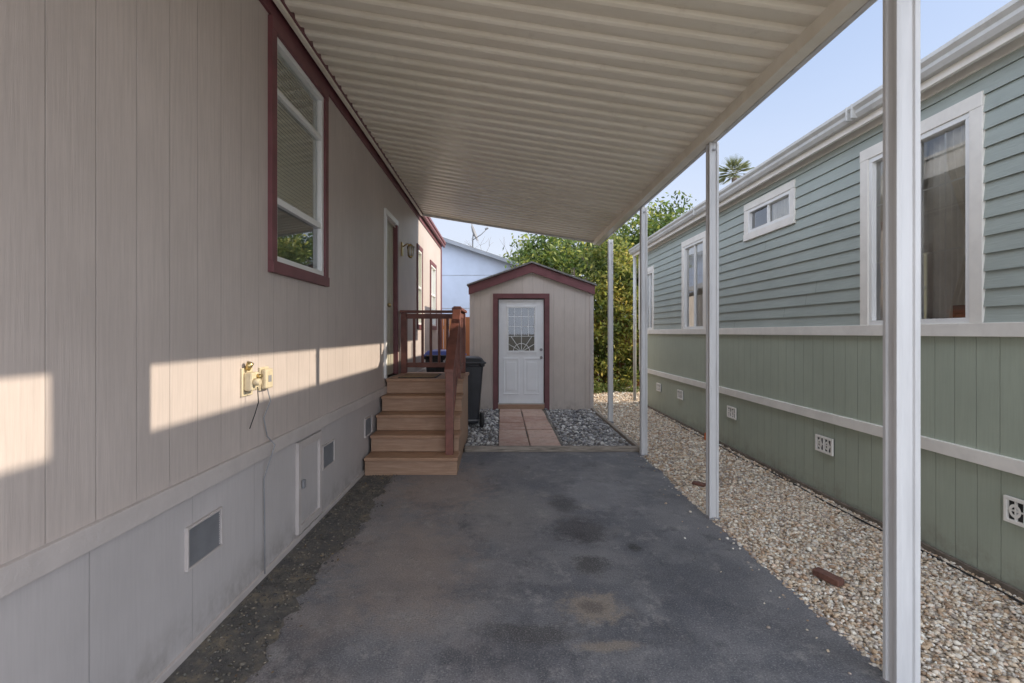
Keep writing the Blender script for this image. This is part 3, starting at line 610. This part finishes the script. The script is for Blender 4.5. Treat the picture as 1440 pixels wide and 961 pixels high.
for s,xe in ((-1,x0-.03),(1,x1+.03)):
    zz=zp-sl*abs(xe-xm)
    hexa('gable_fascia_%s'%('l' if s<0 else 'r'),*( [(xe,sy-.06,zz-.06),(xm,sy-.06,zp-.06),(xm,sy-.03,zp-.06),(xe,sy-.03,zz-.06)],[(xe,sy-.06,zz+.115),(xm,sy-.06,zp+.115),(xm,sy-.03,zp+.115),(xe,sy-.03,zz+.115)]),m_maroon,SH,.003)
    xo=xe+s*.03; zo=zp-sl*abs(xo-xm)
    hexa('roof_%s'%('l' if s<0 else 'r'),[(xo,sy-.10,zo+.12),(xm,sy-.10,zp+.12),(xm,13.1,zp+.12),(xo,13.1,zo+.12)],[(xo,sy-.10,zo+.15),(xm,sy-.10,zp+.15),(xm,13.1,zp+.15),(xo,13.1,zo+.15)],m_roofing,SH)
    mobj('soffit_%s'%('l' if s<0 else 'r'),[(xe,sy-.03,zz),(xm,sy-.03,zp),(xm,sy+.05,zp),(xe,sy+.05,zz)],[(0,1,2,3)],m_wtrim,SH)
box('corner_l',x0-.012,x0+.06,sy-.018,sy+.02,0,ze-.04,m_wtrim,SH,.003); box('corner_r',x1-.06,x1+.012,sy-.018,sy+.02,0,ze-.04,m_wtrim,SH,.003)
tw=.095
box('door_trim_l',dx0-tw,dx0,sy-.025,sy+.03,.01,dz1,m_maroon,SH,.003); box('door_trim_r',dx1,dx1+tw,sy-.025,sy+.03,.01,dz1,m_maroon,SH,.003); box('door_trim_t',dx0-tw,dx1+tw,sy-.027,sy+.03,dz1+.001,dz1+tw,m_maroon,SH,.003)
box('threshold',dx0+.001,dx1-.001,sy-.03,sy+.08,.02,.115,m_riser,SH,.004); box('sill_metal',dx0+.002,dx1-.002,sy-.02,sy+.05,.116,.14,m_gutter,SH,.003)
m_door=paint('white_door',(.84,.86,.88),.35,.04,3,.0005)
D=sy+.02
gx0,gx1,gz0,gz1=.12,.66,1.13,2.0
box('door_stile_l',dx0+.015,gx0,D,D+.04,.14,2.14,m_door,SH,.002); box('door_stile_r',gx1,dx1-.015,D,D+.04,.14,2.14,m_door,SH,.002)
box('door_rail_t',gx0,gx1,D+.0005,D+.04,gz1,2.14,m_door,SH,.001); box('door_lower',gx0,gx1,D+.0005,D+.04,.14,gz0,m_door,SH,.001)
for a,b in ((.02,.36),(.42,.76)):
    aa,bb=a+.015,b-.015
    for q in ((aa,bb,.30,.325),(aa,bb,.985,1.01),): box('door_mould',q[0],q[1],D-.010,D+.002,q[2],q[3],m_door,SH,.005)
    for q in ((aa,aa+.025),(bb-.025,bb)): box('door_mould',q[0],q[1],D-.0095,D+.002,.325,.985,m_door,SH,.005)
    box('door_panel',aa+.06,bb-.06,D-.008,D+.002,.38,.93,m_door,SH,.012)
for q in ((gx0-.02,gx1+.02,gz1-.02,gz1+.02),(gx0-.02,gx1+.02,gz0-.02,gz0+.02)): box('lite_frame',q[0],q[1],D-.014,D+.03,q[2],q[3],m_door,SH,.004)
for q in ((gx0-.02,gx0+.02),(gx1-.02,gx1+.02)): box('lite_frame',q[0],q[1],D-.0135,D+.03,gz0+.02,gz1-.02,m_door,SH,.004)
mobj('door_glass',[(gx0,D+.015,gz0),(gx1,D+.015,gz0),(gx1,D+.015,gz1),(gx0,D+.015,gz1)],[(0,1,2,3)],m_glass,SH)
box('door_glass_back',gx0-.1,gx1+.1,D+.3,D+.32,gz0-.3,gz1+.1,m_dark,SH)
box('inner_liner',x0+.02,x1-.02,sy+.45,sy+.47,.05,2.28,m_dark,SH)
for k in range(1,4):
    x=gx0+(gx1-gx0)*k/4; box('muntin_v%d'%k,x-.005,x+.005,D+.003,D+.012,gz0+(.30 if k!=2 else 0),gz1,m_door,SH); 
for k in range(1,4):
    z=gz0+.30+(gz1-gz0-.30)*(k-1)/3+.0; box('muntin_h%d'%k,gx0,gx1,D+.002,D+.011,z-.005,z+.005,m_door,SH)
cx=(gx0+gx1)/2
for t in (-60,-35,35,60):
    a=math.radians(t); tube('muntin_fan',[(cx,D+.007,gz0),(cx+math.sin(a)*.27/max(.01,abs(math.sin(a)))*min(1,abs(math.tan(a))*1.05),D+.007,gz0+.29/max(1,abs(math.tan(a))*1.05))],.005,m_door,SH,6)
tube('muntin_arc',[(cx+.16*math.cos(t*math.pi/12),D+.007,gz0+.16*math.sin(t*math.pi/12)) for t in range(13)],.005,m_door,SH,6)
tube('knob',[(.77,D,1.02),(.77,D-.04,1.02),(.77,D-.05,1.02),(.77,D-.075,1.02)],[.025,.012,.03,.022],m_metalv,SH); tube('deadbolt',[(.77,D,1.17),(.77,D-.025,1.17)],[.03,.027],m_metalv,SH)
PV=root('paver_path')
m=M('terracotta_paver'); oi=m.t.nodes.new('ShaderNodeObjectInfo'); c=m.mix(oi.outputs['Random'],(.42,.255,.20),(.56,.39,.32)); c=m.mix(m.rng(m.noise(6,4,.75),.4,.65,0,.6),c,(.56,.44,.37)); c=m.mix(m.rng(m.noise(14,4,.8),.5,.72,0,.75),c,(.24,.16,.13)); m.col(c); m.b.inputs['Roughness'].default_value=.8; m.bump(m.noise(45,4,.7),.006); m_pav=m.m
y=6.56;r=0
while y<9.75:
    L=.60
    for k in range(2):
        xx=-.03+k*.415+random.uniform(-.006,.006); yy=y+random.uniform(-.008,.008); dz=random.uniform(-.003,.004)
        box('paver_%d_%d'%(r,k),xx,xx+.398,yy,min(yy+L-.022,9.82),-.01,.035+dz,m_pav,PV,.008)
    y+=L;r+=1
mobj('joint_soil',[(-.05,6.5,.010),(.82,6.5,.010),(.82,9.85,.010),(-.05,9.85,.010)],[(0,1,2,3)],m_dirt,PV)
m=M('edging_timber'); g=m.noise(1,4,.65,vec=m.mapv((5,60,60))); c=m.ramp(g,[(.3,(.15,.13,.105)),(.55,(.33,.285,.24)),(.75,(.46,.41,.35))]); m.col(c); m.b.inputs['Roughness'].default_value=.9; m.bump(g,.006); m_tim=m.m
T=root('timber_edging'); box('front_board',-.46,1.74,6.44,6.53,-.02,.06,m_tim,T,.008); box('side_board',1.73,1.78,6.54,9.9,-.02,.05,m_tim,T,.008)

def bin_(cx,cy,mb,ml,rot=0,z=1.0):
    R=root('wheeled_trash_bin')
    b=[(-.22,-.24),(.22,-.24),(.22,.24),(-.22,.24)]; t=[(-.29,-.32),(.29,-.32),(.29,.32),(-.29,.32)]
    hexa('body',[(x,y,.06) for x,y in b],[(x,y,.98*z) for x,y in t],mb,R,.03)
    hexa('rim',[(x*1.05,y*1.05,.93*z) for x,y in t],[(x*1.07,y*1.07,.985*z) for x,y in t],mb,R,.012)
    hexa('lid',[(x*1.1,y*1.1,.988*z) for x,y in t],[(x*.9,y*.85,1.07*z) for x,y in t],ml,R,.025)
    hexa('lid_edge',[(x*1.13,y*1.13,.975*z) for x,y in t],[(x*1.13,y*1.13,1.0*z) for x,y in t],ml,R,.008)
    tube('handle',[(-.24,-.34,.95*z),(-.24,-.42,.99*z),(.24,-.42,.99*z),(.24,-.34,.95*z)],.016,mb,R,8)
    tube('axle',[(-.29,-.25,.12),(.29,-.25,.12)],.012,m_metalv,R,8)
    for s in(-1,1): tube('wheel_%s'%('l' if s<0 else 'r'),[(s*.235,-.25,.12),(s*.245,-.25,.12),(s*.285,-.25,.12),(s*.295,-.25,.12)],[.09,.12,.12,.09],m_black,R,20); tube('hub',[(s*.29,-.25,.12),(s*.305,-.25,.12)],[.05,.04],mb,R,12)
    for k in (-.12,0,.12): hexa('rib',[(k-.01,-.262,.2),(k+.01,-.262,.2),(k+.01,-.23,.2),(k-.01,-.23,.2)],[(k-.01,-.322,.88*z),(k+.01,-.322,.88*z),(k+.01,-.29,.88*z),(k-.01,-.29,.88*z)],mb,R)
    R.location=(cx,cy,.015); R.rotation_euler=(0,0,rot)
m_bin=paint('bin_plastic',(.035,.037,.043),.45,.2,6); m_blue=paint('blue_lid_plastic',(.06,.09,.34),.4,.15,6)
bin_(-.60,8.2,m_bin,m_bin,.12,1.03); bin_(-1.0,9.1,m_bin,m_blue,-.1,1.10)

# ------------------------------------------------------------------ fence, blue house
FN=root('wooden_fence'); m_fence=M('fence_wood'); g=m_fence.noise(1,4,.65,vec=m_fence.mapv((50,50,3))); oi=m_fence.t.nodes.new('ShaderNodeObjectInfo')
c=m_fence.mix(oi.outputs['Random'],(.42,.15,.055),(.54,.22,.085)); c=m_fence.mix(m_fence.rng(g,.4,.75,0,.6),c,(.25,.10,.05)); m_fence.col(c); m_fence.b.inputs['Roughness'].default_value=.7; m_fence=m_fence.m
for i in range(42):
    x=-2.0+i*.145; box('picket_%d'%i,x,x+.138,13.9,13.918,.03,1.92+random.uniform(-.008,.008),m_fence,FN,.002)
for z in (.4,1.6): box('fence_rail',-2,4.1,13.919,13.955,z,z+.09,m_fence,FN)
BH=root('blue_house'); m_blu=paint('pale_blue_stucco',(.50,.565,.68),.8,.06,2,.003)
Yb=17.0; xe=.85; zr=lambda x:3.62+(xe-x)*.335
mobj('gable_wall',[(-7.0,Yb,0),(xe-.15,Yb,0),(xe-.15,Yb,zr(xe-.15)),(-3.1,Yb,zr(-3.1)),(-7.0,Yb,zr(-3.1)-3.9*.335)],[(0,1,2,3,4)],m_blu,BH)
mobj('side_wall',[(xe-.15,Yb,0),(xe-.15,25,0),(xe-.15,25,zr(xe-.15)),(xe-.15,Yb,zr(xe-.15))],[(0,1,2,3)],m_blu,BH)
for zz in (2.3,3.4): box('wall_seam',-3.0,xe-.16,Yb-.008,Yb,zz,zz+.012,m_metalv,BH)
hexa('roof_r',[(xe,Yb-.3,zr(xe)),(-3.1,Yb-.3,zr(-3.1)),(-3.1,25,zr(-3.1)),(xe,25,zr(xe))],[(xe,Yb-.3,zr(xe)+.07),(-3.1,Yb-.3,zr(-3.1)+.07),(-3.1,25,zr(-3.1)+.07),(xe,25,zr(xe)+.07)],m_roofing,BH)
hexa('roof_l',[(-7.2,Yb-.3,zr(-3.1)-4.1*.335),(-3.1,Yb-.3,zr(-3.1)),(-3.1,25,zr(-3.1)),(-7.2,25,zr(-3.1)-4.1*.335)],[(-7.2,Yb-.3,zr(-3.1)-4.1*.335+.07),(-3.1,Yb-.3,zr(-3.1)+.07),(-3.1,25,zr(-3.1)+.07),(-7.2,25,zr(-3.1)-4.1*.335+.07)],m_roofing,BH)
m_barge=paint('grey_barge',(.26,.28,.31),.6,.1)
hexa('barge_board',[(xe,Yb-.33,zr(xe)-.06),(-3.1,Yb-.33,zr(-3.1)-.06),(-3.1,Yb-.305,zr(-3.1)-.06),(xe,Yb-.305,zr(xe)-.06)],[(xe,Yb-.33,zr(xe)+.05),(-3.1,Yb-.33,zr(-3.1)+.05),(-3.1,Yb-.305,zr(-3.1)+.05),(xe,Yb-.305,zr(xe)+.05)],m_barge,BH,.003)
SD=root('satellite_dish'); dxp=-.95; dz=zr(dxp)+.05
m_dish=paint('dish_grey',(.22,.22,.23),.5,.1)
tube('mast',[(dxp,Yb,dz),(dxp,Yb,dz+.35),(dxp+.02,Yb-.03,dz+.5)],.02,m_dish,SD,8)
V=[(0,0,0)];F=[]
for r in (.1,.2,.3):
    for k in range(20): t=k*math.pi/10; V.append((r*math.cos(t),r*1.1*math.sin(t),r*r*.9))
F+=[(0,1+k,1+(k+1)%20) for k in range(20)]
for q in range(2):
    for k in range(20): a=1+q*20+k;b=1+q*20+(k+1)%20; F.append((a,a+20,b+20,b))
o=mobj('dish',V,F,m_dish,SD,True); o.location=(dxp,Yb-.02,dz+.52); o.rotation_euler=Vector((.95,-.12,.35)).to_track_quat('Z','Y').to_euler()
tube('feed_arm',[(dxp,Yb,dz+.3),(dxp+.28,Yb-.15,dz+.45),(dxp+.45,Yb-.2,dz+.60)],.014,m_dish,SD,6); tube('feed_horn',[(dxp+.42,Yb-.19,dz+.62),(dxp+.52,Yb-.22,dz+.66)],.035,m_dish,SD,8)

m_blk=paint('redwood_block',(.16,.075,.055),.8,.3,15,.006)
def block(x,y,l,w_,h,a,mt=m_blk,nm='wood_block'):
    R=root(nm); box('block',-l/2,l/2,-w_/2,w_/2,0,h,mt,R,.006); R.location=(x,y,.012); R.rotation_euler=(.06,.05,a)
block(1.965,3.08,.16,.06,.04,-1.15); block(1.93,5.0,.12,.06,.025,-.7)
block(2.84,7.1,.05,.03,.10,.3,paint('orange_plastic',(.7,.16,.03),.5,.1),'orange_marker_stake')
m_dl=vcol('dry_leaf',.8,.2)
LL=root('leaf_litter'); n=300; Cc=np.stack([np.where(rng.random(n)<.45,rng.uniform(-1.42,-1.0,n),rng.uniform(2.5,2.93,n)),rng.uniform(1.6,8,n),np.full(n,.012)],1)
leaves('leaves',Cc,.013,[(.18,.12,.07),(.12,.08,.05),(.24,.17,.09),(.08,.07,.05)],LL,m_dl,flat=.15)
